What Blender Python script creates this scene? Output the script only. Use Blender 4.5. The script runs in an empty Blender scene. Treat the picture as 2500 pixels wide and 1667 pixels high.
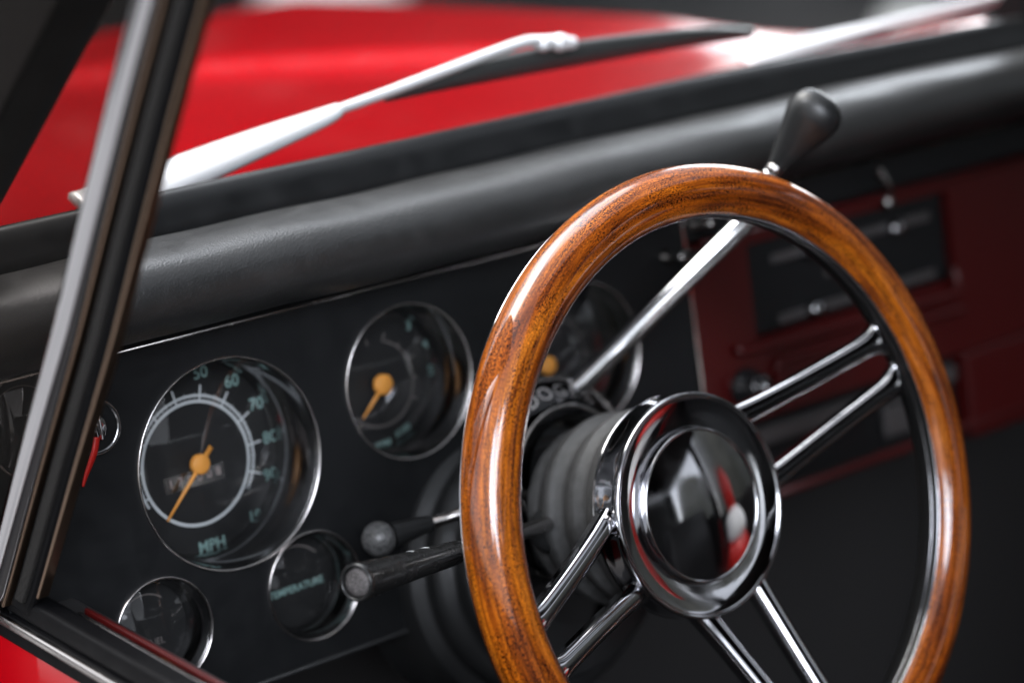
import bpy, bmesh, math, random
from mathutils import Vector, Matrix, noise
R = math.radians
SC = bpy.context.scene
COL = SC.collection

# ------------------------------------------------------------------ camera
cam_d = bpy.data.cameras.new("camera")
cam = bpy.data.objects.new("camera", cam_d); COL.objects.link(cam); SC.camera = cam
cam.location = (-0.99016, -0.97148, 0.59227)
cam.rotation_euler = (R(90 - 19.6), 0, R(-40.15))
cam_d.lens = 90; cam_d.sensor_width = 36
cam_d.clip_start = 0.05; cam_d.clip_end = 300
cam_d.dof.use_dof = True
cam_d.dof.focus_distance = 1.44
cam_d.dof.aperture_fstop = 2.9
cam_d.dof.aperture_blades = 0

# ------------------------------------------------------------------ world, sun, exposure
world = bpy.data.worlds.new("World"); SC.world = world; world.use_nodes = True
nt = world.node_tree; nt.nodes.clear()
sky = nt.nodes.new("ShaderNodeTexSky"); sky.sky_type = 'NISHITA'; sky.sun_disc = False
SUN_EL, SUN_AZ = 56, -30           # azimuth measured from +Y towards +X
sky.sun_elevation = R(SUN_EL); sky.sun_rotation = R(SUN_AZ)
sky.dust_density = 3.0; sky.air_density = 1.0
hs = nt.nodes.new("ShaderNodeHueSaturation"); hs.inputs['Saturation'].default_value = 0.22
bg = nt.nodes.new("ShaderNodeBackground"); bg.inputs['Strength'].default_value = 0.15
ow = nt.nodes.new("ShaderNodeOutputWorld")
# broken overcast: soft cloud brightening laid over the sky's own directions
wtc = nt.nodes.new("ShaderNodeTexCoord"); wn_ = nt.nodes.new("ShaderNodeTexNoise"); wn_.inputs['Scale'].default_value = 2.6
wn_.inputs['Detail'].default_value = 5; wn_.inputs['Roughness'].default_value = .55; wn_.inputs['Distortion'].default_value = .4
wr = nt.nodes.new("ShaderNodeValToRGB"); wr.color_ramp.elements[0].position = .36; wr.color_ramp.elements[0].color = (.65, .66, .69, 1)
wr.color_ramp.elements[1].position = .62; wr.color_ramp.elements[1].color = (1.0, 1.0, 1.0, 1)
wm = nt.nodes.new("ShaderNodeMix"); wm.data_type = 'RGBA'; wm.blend_type = 'MULTIPLY'; wm.inputs[0].default_value = 1
wg = nt.nodes.new("ShaderNodeVectorMath"); wg.operation = 'SCALE'; wg.inputs['Scale'].default_value = 1.25
nt.links.new(wtc.outputs['Generated'], wn_.inputs['Vector']); nt.links.new(wn_.outputs['Fac'], wr.inputs[0])
nt.links.new(wr.outputs[0], wg.inputs[0]); nt.links.new(hs.outputs[0], wm.inputs[6]); nt.links.new(wg.outputs[0], wm.inputs[7])
nt.links.new(sky.outputs[0], hs.inputs['Color'])
# bright sky patches added, aimed to make highlights on rim, lever and bonnet
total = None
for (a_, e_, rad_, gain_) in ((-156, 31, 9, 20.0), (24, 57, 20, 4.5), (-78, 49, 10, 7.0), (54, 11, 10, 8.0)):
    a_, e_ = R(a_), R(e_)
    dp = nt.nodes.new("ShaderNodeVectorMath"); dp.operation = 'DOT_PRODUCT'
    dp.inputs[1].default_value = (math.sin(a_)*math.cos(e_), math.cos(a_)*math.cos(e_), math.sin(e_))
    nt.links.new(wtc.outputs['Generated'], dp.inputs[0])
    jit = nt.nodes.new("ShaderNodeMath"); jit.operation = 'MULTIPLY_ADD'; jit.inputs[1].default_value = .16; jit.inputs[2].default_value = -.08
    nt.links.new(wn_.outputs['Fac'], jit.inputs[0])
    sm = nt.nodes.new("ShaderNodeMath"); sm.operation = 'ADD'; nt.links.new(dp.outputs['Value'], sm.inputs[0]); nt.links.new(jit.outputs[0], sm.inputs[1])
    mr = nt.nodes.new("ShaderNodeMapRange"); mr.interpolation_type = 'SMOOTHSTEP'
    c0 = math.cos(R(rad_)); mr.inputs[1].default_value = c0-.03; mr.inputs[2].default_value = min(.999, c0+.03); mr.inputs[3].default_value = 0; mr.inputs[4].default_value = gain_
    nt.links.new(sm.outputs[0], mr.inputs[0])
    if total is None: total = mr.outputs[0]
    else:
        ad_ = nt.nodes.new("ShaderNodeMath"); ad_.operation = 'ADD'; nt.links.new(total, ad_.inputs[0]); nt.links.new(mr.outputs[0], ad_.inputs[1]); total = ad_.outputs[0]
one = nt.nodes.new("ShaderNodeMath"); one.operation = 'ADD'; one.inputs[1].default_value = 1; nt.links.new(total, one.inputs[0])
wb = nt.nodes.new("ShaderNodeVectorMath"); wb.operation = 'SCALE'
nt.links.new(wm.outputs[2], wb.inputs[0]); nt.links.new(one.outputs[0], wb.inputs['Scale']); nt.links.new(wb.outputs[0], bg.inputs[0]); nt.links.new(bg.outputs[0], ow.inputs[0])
sun_d = bpy.data.lights.new("sun", 'SUN'); sun_d.energy = 1.1; sun_d.angle = R(30); sun_d.color = (1, .96, .9)
sun = bpy.data.objects.new("sun", sun_d); COL.objects.link(sun)
az, el = R(SUN_AZ), R(SUN_EL)
to_sun = Vector((math.sin(az)*math.cos(el), math.cos(az)*math.cos(el), math.sin(el)))
sun.rotation_euler = to_sun.to_track_quat('Z', 'Y').to_euler()
SC.view_settings.view_transform = 'Standard'; SC.view_settings.look = 'None'
SC.view_settings.exposure = 0.78; SC.view_settings.gamma = 1
SC.cycles.use_denoising = True
SC.cycles.max_bounces = 10; SC.cycles.transparent_max_bounces = 12
SC.cycles.sample_clamp_indirect = 6

# ------------------------------------------------------------------ materials
def mat(name, base, rough=.5, metal=0, spec=.5, coat=0, coat_rough=.03):
    m = bpy.data.materials.new(name); m.use_nodes = True
    b = m.node_tree.nodes['Principled BSDF']
    b.inputs['Base Color'].default_value = (*base, 1)
    b.inputs['Roughness'].default_value = rough
    b.inputs['Metallic'].default_value = metal
    b.inputs['Specular IOR Level'].default_value = spec
    b.inputs['Coat Weight'].default_value = coat
    b.inputs['Coat Roughness'].default_value = coat_rough
    return m
def N(m, t): return m.node_tree.nodes.new(t)
def L(m, a, b): m.node_tree.links.new(a, b)
def bsdf(m): return m.node_tree.nodes['Principled BSDF']
def ramp(m, fac, stops):
    r = N(m, 'ShaderNodeValToRGB'); e = r.color_ramp.elements
    e[0].position, e[0].color = stops[0][0], (*stops[0][1], 1)
    e[1].position, e[1].color = stops[-1][0], (*stops[-1][1], 1)
    for p, c in stops[1:-1]:
        k = e.new(p); k.color = (*c, 1)
    L(m, fac, r.inputs[0]); return r.outputs[0]
def noise_tex(m, scale, detail=4, rough=.55, vec=None, kind='Object', stretch=None):
    tc = N(m, 'ShaderNodeTexCoord'); v = tc.outputs[kind]
    if stretch:
        mp = N(m, 'ShaderNodeMapping'); mp.inputs['Scale'].default_value = stretch
        L(m, v, mp.inputs[0]); v = mp.outputs[0]
    n = N(m, 'ShaderNodeTexNoise'); n.inputs['Scale'].default_value = scale
    n.inputs['Detail'].default_value = detail; n.inputs['Roughness'].default_value = rough
    L(m, v, n.inputs['Vector']); return n.outputs['Fac']
def bump(m, fac, strength=.3, dist=.001):
    b = N(m, 'ShaderNodeBump'); b.inputs['Strength'].default_value = strength
    b.inputs['Distance'].default_value = dist
    L(m, fac, b.inputs['Height']); L(m, b.outputs[0], bsdf(m).inputs['Normal']); return b
def vary(m, base, amt=.25, scale=30, detail=5):
    f = noise_tex(m, scale, detail)
    c = ramp(m, f, [(.3, tuple(x*(1-amt) for x in base)), (.7, tuple(min(1, x*(1+amt)) for x in base))])
    L(m, c, bsdf(m).inputs['Base Color'])
def rough_vary(m, lo, hi, scale=25, detail=6, stretch=None):
    f = noise_tex(m, scale, detail, stretch=stretch)
    mr = N(m, 'ShaderNodeMapRange'); mr.inputs[1].default_value = .35; mr.inputs[2].default_value = .7
    mr.inputs[3].default_value = lo; mr.inputs[4].default_value = hi
    L(m, f, mr.inputs[0]); L(m, mr.outputs[0], bsdf(m).inputs['Roughness'])

M = {}
M['chrome'] = mat('chrome', (.52, .52, .54), .05, 1); rough_vary(M['chrome'], .025, .13, 55, 9)
bump(M['chrome'], noise_tex(M['chrome'], 45, 3), .04, .0006)
M['bright_chrome'] = mat('bright_chrome', (.85, .85, .87), .09, 1)
M['chrome_dim'] = mat('worn_chrome', (.45, .43, .42), .18, 1); rough_vary(M['chrome_dim'], .14, .3, 60)
M['collar'] = mat('dark_chrome', (.05, .05, .052), .12, 1); rough_vary(M['collar'], .07, .16, 60)
M['bezel'] = mat('bezel_metal', (.74, .71, .70), .2, 1)
M['black_gloss'] = mat('black_gloss', (.012, .012, .013), .12, 0, .5, .6); rough_vary(M['black_gloss'], .1, .2, 50)
M['cup'] = mat('gauge_bore', (.28, .28, .285), .12, .95)
M['dial'] = mat('dial_black', (.012, .0125, .013), .45)
M['panel'] = mat('black_panel', (.0078, .0083, .009), .5, 0, .2); rough_vary(M['panel'], .4, .6, 60)
M['rubber'] = mat('rubber', (.022, .023, .024), .5, 0, .28)
m = M['rubber']; vary(m, (.012, .0125, .013), .3, 60); rough_vary(m, .38, .6, 50)
M['post_rubber'] = mat('post_rubber', (.0035, .0035, .004), .5, 0, .08); rough_vary(M['post_rubber'], .4, .6, 50)
M['pillar'] = mat('pillar_black', (.007, .007, .0075), .45, 0, .12); rough_vary(M['pillar'], .35, .6, 8)
M['gasket'] = mat('windscreen_rubber', (.009, .0095, .010), .36, 0, .6); rough_vary(M['gasket'], .3, .45, 40)
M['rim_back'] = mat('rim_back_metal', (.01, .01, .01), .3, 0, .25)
M['lip'] = mat('brown_tinted_lip', (.30, .21, .15), .3, 1)  # brown of the mirrored wood is put into the metal colour
M['felt'] = mat('felt', (.02, .019, .018), .95, 0, .1)
m = M['felt']; bump(m, noise_tex(m, 900, 2, stretch=(1, 1, .4)), .9, .002)
M['boot'] = mat('boot_rubber', (.07, .07, .07), .62)
m = M['boot']; vary(m, (.048, .048, .048), .3, 180, 8); bump(m, noise_tex(m, 700, 4), .25, .0006)
M['shroud'] = mat('shroud_plastic', (.014, .0145, .015), .45, 0, .4); rough_vary(M['shroud'], .35, .6, 40)
M['leather'] = mat('leather', (.028, .029, .030), .42)
m = M['leather']
vary(m, (.0145, .0146, .0144), .2, 25); bsdf(m).inputs['Specular IOR Level'].default_value = .9; bsdf(m).inputs['Coat Weight'].default_value = .15; bsdf(m).inputs['Coat Roughness'].default_value = .36
tc = N(m, 'ShaderNodeTexCoord'); vo = N(m, 'ShaderNodeTexVoronoi'); vo.inputs['Scale'].default_value = 800
L(m, tc.outputs['Object'], vo.inputs['Vector']); nz = noise_tex(m, 420, 5)
ad = N(m, 'ShaderNodeMath'); ad.operation = 'ADD'; L(m, vo.outputs['Distance'], ad.inputs[0]); L(m, nz, ad.inputs[1])
bump(m, ad.outputs[0], .28, .0006); rough_vary(m, .36, .47, 90)
M['stalk'] = mat('stalk_plastic', (.012, .012, .012), .22, 0, .5)
m = M['stalk']; rough_vary(m, .14, .34, 140, 8); bump(m, noise_tex(m, 320, 4), .12, .0005)
M['knob'] = mat('knob_plastic', (.012, .0125, .013), .38, 0, .6)
M['stalk_cap'] = mat('stalk_cap', (.13, .12, .12), .34, .6)
m = M['stalk_cap']
c = ramp(m, noise_tex(m, 900, 9, .75), [(.35, (.03, .028, .028)), (.55, (.14, .13, .13)), (.72, (.45, .42, .42))])
L(m, c, bsdf(m).inputs['Base Color']); bump(m, noise_tex(m, 700, 6, .7), .7, .001)
M['ball'] = mat('worn_ball', (.06, .06, .06), .36, .2)
m = M['ball']; bump(m, noise_tex(m, 260, 5), .55, .0015); vary(m, (.09, .09, .09), .6, 300, 8)
def paint(name, base):
    m = mat(name, base, .3, 0, .1, .85, .05)
    vary(m, base, .05, 5)
    return m
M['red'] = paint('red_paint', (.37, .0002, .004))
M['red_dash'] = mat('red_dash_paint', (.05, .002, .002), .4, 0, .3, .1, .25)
M['black_paint'] = mat('black_paint', (.012, .012, .013), .2, 0, .5, .8, .05)
M['orange'] = mat('needle_orange', (.78, .33, .06), .5)
M['mark'] = mat('dial_print', (.5, .53, .54), .6)
M['mark_dim'] = mat('dial_print_dim', (.14, .125, .12), .6)
M['teal'] = mat('dial_numerals', (.22, .35, .33), .6)
M['odo'] = mat('odometer_digits', (.30, .25, .24), .6)
M['redcloth'] = mat('red_strap', (.45, .012, .008), .4)
M['white'] = mat('white_cloth', (.8, .8, .8), .8)
M['seat'] = mat('seat_vinyl', (.012, .012, .013), .6)
M['wiper'] = mat('wiper_metal', (.80, .80, .82), .3, .2, .8)
M['blade'] = mat('wiper_rubber', (.05, .052, .052), .42)
M['grey_metal'] = mat('grey_metal', (.07, .065, .065), .5, .3)

def glass_mat(name, tint=(1, 1, 1), ior=1.45, boost=1.0, rough=0.0):
    m = bpy.data.materials.new(name); m.use_nodes = True; t = m.node_tree; t.nodes.clear()
    o = t.nodes.new('ShaderNodeOutputMaterial'); mx = t.nodes.new('ShaderNodeMixShader')
    tr = t.nodes.new('ShaderNodeBsdfTransparent'); tr.inputs[0].default_value = (*tint, 1)
    gl = t.nodes.new('ShaderNodeBsdfGlossy'); gl.inputs['Roughness'].default_value = rough
    fr = t.nodes.new('ShaderNodeFresnel'); fr.inputs[0].default_value = ior
    mu = t.nodes.new('ShaderNodeMath'); mu.operation = 'MULTIPLY'; mu.inputs[1].default_value = boost; mu.use_clamp = True
    t.links.new(fr.outputs[0], mu.inputs[0]); t.links.new(mu.outputs[0], mx.inputs[0])
    t.links.new(tr.outputs[0], mx.inputs[1]); t.links.new(gl.outputs[0], mx.inputs[2]); t.links.new(mx.outputs[0], o.inputs[0])
    return m
M['glass'] = glass_mat('lens_glass', (.97, .97, .97), 1.5, 1.3)
M['windscreen'] = glass_mat('windscreen_glass', (.97, .98, .97), 1.45, .02)
M['vent_glass'] = glass_mat('vent_glass', (.55, .50, .46), 1.5, .12)

# varnished burl wood, grain running round the rim (UV: x = arc, y = section)
m = M['wood'] = mat('varnished_wood', (.4, .12, .02), .5, 0, .15, 1, .015)
tc = N(m, 'ShaderNodeTexCoord')
def uvnoise(sx, sy, detail, rough=.6, dist=0, off=0):
    mp = N(m, 'ShaderNodeMapping'); mp.inputs['Scale'].default_value = (sx, sy, 1); mp.inputs['Location'].default_value = (off, off*.7, off)
    L(m, tc.outputs['UV'], mp.inputs[0])
    n = N(m, 'ShaderNodeTexNoise'); n.inputs['Scale'].default_value = 1; n.inputs['Detail'].default_value = detail
    n.inputs['Roughness'].default_value = rough; n.inputs['Distortion'].default_value = dist
    L(m, mp.outputs[0], n.inputs['Vector']); return n.outputs['Fac']
def mixc(f, a, b, mode='MIX'):
    x = N(m, 'ShaderNodeMix'); x.data_type = 'RGBA'; x.blend_type = mode
    if isinstance(f, float): x.inputs[0].default_value = f
    else: L(m, f, x.inputs[0])
    for k, s in ((6, a), (7, b)):
        if isinstance(s, tuple): x.inputs[k].default_value = (*s, 1)
        else: L(m, s, x.inputs[k])
    return x.outputs[2]
streak = uvnoise(22, 420, 7, .68, .5)         # long fibres
broad = uvnoise(7, 75, 4, .6, .5, 3.3)        # wide bands
speck = uvnoise(640, 1700, 5, .7, .3, 7.1)    # fine dark pores
blot = uvnoise(30, 130, 6, .65, .8, 5.2)        # where the pores are dense
base = ramp(m, broad, [(.30, (.12, .022, .0012)), (.44, (.36, .082, .003)), (.56, (.58, .160, .008)), (.74, (.76, .250, .018))])
st = ramp(m, streak, [(.35, (.22, .13, .08)), (.50, (.78, .72, .64)), (.65, (1.18, 1.12, 1.0))])
c1 = mixc(1.0, base, st, 'MULTIPLY')
sp = ramp(m, speck, [(.46, (.035, .018, .01)), (.54, (1.2, 1.15, 1.0))])
spk_m = ramp(m, blot, [(.36, (.22, .22, .22)), (.55, (1, 1, 1))])
bsdf(m).inputs['Coat IOR'].default_value = 1.65
c2 = mixc(spk_m, c1, mixc(1.0, c1, sp, 'MULTIPLY'))
L(m, c2, bsdf(m).inputs['Base Color'])
# the varnish is smooth: coat keeps its own normal

# ------------------------------------------------------------------ helpers
def tag(o, label=None, cat=None, group=None, kind=None):
    if label: o['label'] = label
    if cat: o['category'] = cat
    if group: o['group'] = group
    if kind: o['kind'] = kind
    return o
WM = {}
def root(name, loc, label, cat=None, rot=None, group=None, parent=None):
    o = bpy.data.objects.new(name, None); COL.objects.link(o); o.empty_display_size = .05
    mw = Matrix.Translation(loc) @ (rot.to_4x4() if rot else Matrix.Identity(4)); WM[o.name] = mw
    if parent is not None: o.parent = parent; o.matrix_basis = WM[parent.name].inverted() @ mw
    else: o.matrix_basis = mw
    return tag(o, label, cat, group)
def part(name, bm, m, parent=None, space='local', smooth=True, bevel=0, label=None):
    """link bm as ONE mesh object; space='world' means bm is in world coordinates"""
    if parent is not None and space == 'world':
        pm = parent.matrix_world if parent.name not in WM else WM[parent.name]
        bm.transform(pm.inverted())
    me = bpy.data.meshes.new(name); bm.normal_update(); bm.to_mesh(me); bm.free()
    if isinstance(m, (list, tuple)):
        for k in m: me.materials.append(k)
    else: me.materials.append(m)
    if smooth:
        for p in me.polygons: p.use_smooth = True
    o = bpy.data.objects.new(name, me); COL.objects.link(o)
    if parent is not None:
        o.parent = parent
        WM[o.name] = (WM[parent.name] if parent.name in WM else parent.matrix_world).copy()
    if bevel:
        md = o.modifiers.new('bevel', 'BEVEL'); md.width = bevel; md.segments = 3; md.limit_method = 'ANGLE'; md.angle_limit = R(40)
        md.harden_normals = False
    if label: o['label'] = label
    return o
def lathe(bm, prof, segs=96, cx=0, cy=0, a0=0, a1=2*math.pi, mid=0, mat4=None):
    """revolve (r, h) profile about local z"""
    full = abs(a1-a0-2*math.pi) < 1e-6; rows = []
    n = segs if full else segs+1
    for r, h in prof:
        row = []
        for i in range(n):
            a = a0+(a1-a0)*i/segs
            p = Vector((cx+r*math.cos(a), cy+r*math.sin(a), h))
            if mat4: p = mat4 @ p
            row.append(bm.verts.new(p))
        rows.append(row)
    for j in range(len(rows)-1):
        for i in range(segs):
            k = (i+1) % n if full else i+1
            try:
                f = bm.faces.new((rows[j][i], rows[j][k], rows[j+1][k], rows[j+1][i])); f.material_index = mid
            except ValueError: pass
    return rows
def frame_from(t, up):
    t = t.normalized(); s = t.cross(up)
    if s.length < 1e-6: s = t.orthogonal()
    s.normalize(); return s, s.cross(t).normalized()
def sweep(bm, pts, secs, up=Vector((0, 0, 1)), ups=None, caps=True):
    """sweep closed section (list of (side, up) per path point)"""
    pts = [Vector(p) for p in pts]; rows = []
    for i, p in enumerate(pts):
        a = pts[max(0, i-1)]; b = pts[min(len(pts)-1, i+1)]
        s, w = frame_from(b-a, ups[i] if ups else up)
        rows.append([bm.verts.new(p+s*x+w*y) for x, y in secs[i]])
    n = len(rows[0])
    for j in range(len(rows)-1):
        for i in range(n):
            k = (i+1) % n
            bm.faces.new((rows[j][i], rows[j][k], rows[j+1][k], rows[j+1][i]))
    if caps:
        bm.faces.new(list(reversed(rows[0]))); bm.faces.new(rows[-1])
def circ(r, n=20, sx=1, sy=1): return [(r*sx*math.cos(2*math.pi*i/n), r*sy*math.sin(2*math.pi*i/n)) for i in range(n)]
def tube(bm, pts, rad, n=20, sx=1, sy=1, up=Vector((0, 0, 1))):
    if not isinstance(rad, (list, tuple)): rad = [rad]*len(pts)
    sweep(bm, pts, [circ(r, n, sx, sy) for r in rad], up)
def smooth_pts(pts, k=8):
    """Catmull-Rom through tuples of any length"""
    out = []; n = len(pts); g = lambda i: pts[max(0, min(n-1, i))]
    for i in range(n-1):
        p0, p1, p2, p3 = g(i-1), g(i), g(i+1), g(i+2)
        for s in range(k):
            t = s/k
            out.append(tuple(.5*((2*b)+(-a+c)*t+(2*a-5*b+4*c-d)*t*t+(-a+3*b-3*c+d)*t**3) for a, b, c, d in zip(p0, p1, p2, p3)))
    out.append(tuple(pts[-1])); return out
def box(bm, lo, hi, mat4=None, mid=0):
    x0, y0, z0 = lo; x1, y1, z1 = hi
    v = [Vector(c) for c in ((x0,y0,z0),(x1,y0,z0),(x1,y1,z0),(x0,y1,z0),(x0,y0,z1),(x1,y0,z1),(x1,y1,z1),(x0,y1,z1))]
    if mat4: v = [mat4 @ c for c in v]
    v = [bm.verts.new(c) for c in v]
    for f in ((0,3,2,1),(4,5,6,7),(0,1,5,4),(1,2,6,5),(2,3,7,6),(3,0,4,7)):
        bm.faces.new([v[i] for i in f]).material_index = mid
def prism(bm, poly, vec):
    """extrude a 3-D polygon along vec"""
    a = [bm.verts.new(Vector(p)) for p in poly]; b = [bm.verts.new(Vector(p)+Vector(vec)) for p in poly]
    bm.faces.new(a); bm.faces.new(list(reversed(b))); n = len(a)
    for i in range(n): bm.faces.new((a[i], b[i], b[(i+1) % n], a[(i+1) % n]))
    bmesh.ops.recalc_face_normals(bm, faces=bm.faces)
def grid(bm, fn, nu, nv):
    rows = [[bm.verts.new(Vector(fn(i/nu, j/nv))) for j in range(nv+1)] for i in range(nu+1)]
    for i in range(nu):
        for j in range(nv):
            bm.faces.new((rows[i][j], rows[i+1][j], rows[i+1][j+1], rows[i][j+1]))
    return rows
def text_bm(s, size, extrude=.0003, bold=.0, align='CENTER', width=1.0):
    cu = bpy.data.curves.new('t', 'FONT'); cu.body = s; cu.size = size; cu.extrude = extrude; cu.offset = bold
    cu.align_x = align; cu.align_y = 'CENTER'; cu.resolution_u = 3
    o = bpy.data.objects.new('t', cu); COL.objects.link(o)
    dg = bpy.context.evaluated_depsgraph_get(); me = bpy.data.meshes.new_from_object(o.evaluated_get(dg))
    bm = bmesh.new(); bm.from_mesh(me); bpy.data.objects.remove(o); bpy.data.curves.remove(cu); bpy.data.meshes.remove(me)
    if width != 1.0: bm.transform(Matrix.Diagonal((width, 1, 1, 1)))
    return bm
def merge(dst, src, mat4):
    src.transform(mat4); me = bpy.data.meshes.new('tmp'); src.to_mesh(me); src.free(); dst.from_mesh(me); bpy.data.meshes.remove(me)
def T(x, y, z=0): return Matrix.Translation((x, y, z))
def RZ(a): return Matrix.Rotation(a, 4, 'Z')

# ------------------------------------------------------------------ frames of the car
# world: +X = car's right, +Y = forward, +Z = up, origin = centre of the steering wheel
wn = Vector((0.03467331, -0.9402375, 0.33874949)); wu = Vector((0.99932073, 0.03685213, 0)); wv = Vector((-0.01248364, 0.33851938, 0.94087661))
ROTW = Matrix((wu, wv, wn)).transposed()           # local x,y in the wheel plane, z towards the driver
da = R(12)
DN = Vector((0, -math.cos(da), math.sin(da))); DV = Vector((0, math.sin(da), math.cos(da)))
ROTD = Matrix((Vector((1, 0, 0)), DV, DN)).transposed()   # dash face: x right, y up the face, z towards the driver
DO = Vector((0, .2, 0))

# ================================================================== CAR BODY (hood, cowl, pillars, roof, cabin)
car = root('car', (0.36, 0.3, -0.9), 'red vintage car with long bonnet, black pillars and dark cabin around the driver', 'car')

def sstep(t): t = max(0, min(1, t)); return t*t*(3-2*t)
CL0, CL1 = Vector((.33, .36)), Vector((-.06, 1.0))   # foot of the raised centre of the bonnet
cd = (CL1-CL0).normalized(); cn = Vector((-cd.y, cd.x)); cn = cn if cn.x > 0 else -cn
def hood_z(x, y):
    z = .163-.130*((y-.28)/.97)**1.05 if y > .28 else .163
    z -= .055*max(0, (abs(x-.36)-.1)/.7)**2.2
    d = (Vector((x, y))-CL0).dot(cn)
    z += .012*sstep((d+.02)/.04)*sstep((y-.33)/.2)
    return z
def hood_fn(u, v):
    x = -.42+1.56*v; y = .262+1.03*u
    z = hood_z(x, y)
    if y > 1.0: z -= 2.2*(y-1.0)**1.7
    z += .015*sstep((x-.42)/.20)*sstep((y-.30)/.12)-.45*sstep((x-.40)/.5)*sstep((y-.30)/.20)
    e = max(0, abs(x-.36)-.70); z -= 9*e*e
    return (x, y, z)
bm = bmesh.new(); rows = grid(bm, hood_fn, 90, 110)
side = [rows[i][0] for i in range(91)]; s2 = [bm.verts.new(v.co+Vector((-.02, 0, -.55))) for v in side]
for i in range(90): bm.faces.new((side[i], s2[i], s2[i+1], side[i+1]))
side = [rows[i][-1] for i in range(91)]; s3 = [bm.verts.new(v.co+Vector((.02, 0, -.55))) for v in side]
for i in range(90): bm.faces.new((side[i+1], s3[i+1], s3[i], side[i]))
fr = rows[-1]; s4 = [bm.verts.new(v.co+Vector((0, .02, -.5))) for v in fr]
for i in range(110): bm.faces.new((fr[i+1], fr[i], s4[i], s4[i+1]))
part('bonnet', bm, M['red'], car, 'world', label='glossy red bonnet seen through the windscreen')
# cowl seam and lip just ahead of the glass
bm = bmesh.new(); tube(bm, [(-.42+.04*i, .292+.0*i, hood_z(-.42+.04*i, .292)+.0005) for i in range(39)], .0016, 8)
part('bonnet_seam', bm, M['rubber'], car, 'world')

# windscreen rubber: wedge seen between bonnet and padded dash
def gasket_pt(x):  # bowed slightly rearwards at both ends
    return -.10*max(0, x-.1)**2-.03*max(0, -x-.05)**2
prof = [(.2545, .140), (.2505, .150), (.2535, .158), (.2575, .166), (.262, .1705), (.268, .171), (.275, .167), (.285, .158), (.29, .140)]
bm = bmesh.new(); rs = []
for i in range(81):
    x = -.43+1.56*i/80; o = gasket_pt(x)
    rs.append([bm.verts.new((x, a+o, b)) for a, b in smooth_pts(prof, 3)])
for i in range(80):
    for j in range(len(rs[0])-1): bm.faces.new((rs[i][j], rs[i][j+1], rs[i+1][j+1], rs[i+1][j]))
bmesh.ops.recalc_face_normals(bm, faces=bm.faces)
part('windscreen_rubber', bm, M['gasket'], car, 'world')
# windscreen glass, raked back towards the roof
bm = bmesh.new()
def ws(u, v):
    x = -.35+1.42*v; return (x, .2655-.44*u+gasket_pt(x)*(1-u), .168+.46*u)
grid(bm, ws, 8, 24); part('windscreen', bm, M['windscreen'], car, 'world')
# A pillars
# left pillar: its rear edge is the diagonal beside the vent window
bm = bmesh.new()
prism(bm, [(-.375, .275, .145), (-.375, .52, .145), (-.375, .46, .62), (-.375, -.180, .62)], (.034, 0, 0))
part('windscreen_pillar', bm, M['pillar'], car, 'world', smooth=False, bevel=.003, label='black left windscreen pillar')
bm = bmesh.new(); prism(bm, [(1.09, .262, .145), (1.09, .36, .145), (1.09, -.05, .62), (1.09, -.18, .62)], (.05, 0, 0))
part('windscreen_pillar', bm, M['black_paint'], car, 'world', smooth=False, bevel=.006)
bm = bmesh.new(); prism(bm, [(.545, .262, .145), (.545, .30, .145), (.545, -.10, .62), (.545, -.18, .62)], (.16, 0, 0))
part('windscreen_centre_bar', bm, M['pillar'], car, 'world', smooth=False, bevel=.004)
# roof, rear wall, floor, right side (mirrored in the chrome, shading the cabin)
def slab(name, lo, hi, m, bev=.01, label=None):
    bm = bmesh.new(); box(bm, lo, hi); return part(name, bm, m, car, 'world', smooth=False, bevel=bev, label=label)
slab('roof', (-.12, -1.9, .61), (1.16, -.165, .66), M['black_paint'])  # unseen; left side cut back to let sky light reach the rim
slab('roof_lining', (-.10, -1.85, .597), (1.10, -.18, .607), M['seat'])
M['carpet'] = mat('carpet', (.036, .035, .035), .95, 0, .1)
slab('floor', (-.42, -1.9, -.78), (1.16, 1.2, -.72), M['carpet'])
slab('bulkhead', (-.36, .42, -.72), (1.08, .46, .10), M['carpet'])
slab('rear_wall', (-.42, -1.95, -.72), (1.16, -1.9, .60), M['seat'])  # unseen; carried up to the roof to darken lens and hub reflections
slab('rear_quarter', (-.42, -1.9, .0), (-.395, -1.02, .61), M['seat'])  # unseen, added to darken the reflection in the horn button
slab('rear_pillar', (-.42, -1.95, .10), (-.25, -1.9, .61), M['black_paint'])
slab('rear_pillar', (1.0, -1.95, .10), (1.16, -1.9, .61), M['black_paint'])
slab('right_door', (1.09, -.95, -.72), (1.14, .40, -.02), M['red'], label='red far side door below its window')
slab('door_lining', (1.07, -.93, -.70), (1.088, .38, -.005), M['seat'])
slab('rear_side_panel', (1.09, -1.9, -.72), (1.14, -.97, .05), M['red'])
slab('rear_lining', (1.07, -1.88, -.70), (1.088, -.97, .055), M['seat'])
slab('door_pillar', (1.09, -1.02, -.02), (1.14, -.93, .61), M['black_paint'])
slab('rear_side_panel', (-.42, -1.9, -.72), (-.37, -1.25, .0), M['red'])

# ================================================================== LEFT DOOR with vent window post
door = root('door', (-.40, -.2, -.6), 'red driver door with chrome strips and a black vent window post', parent=car)
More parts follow.
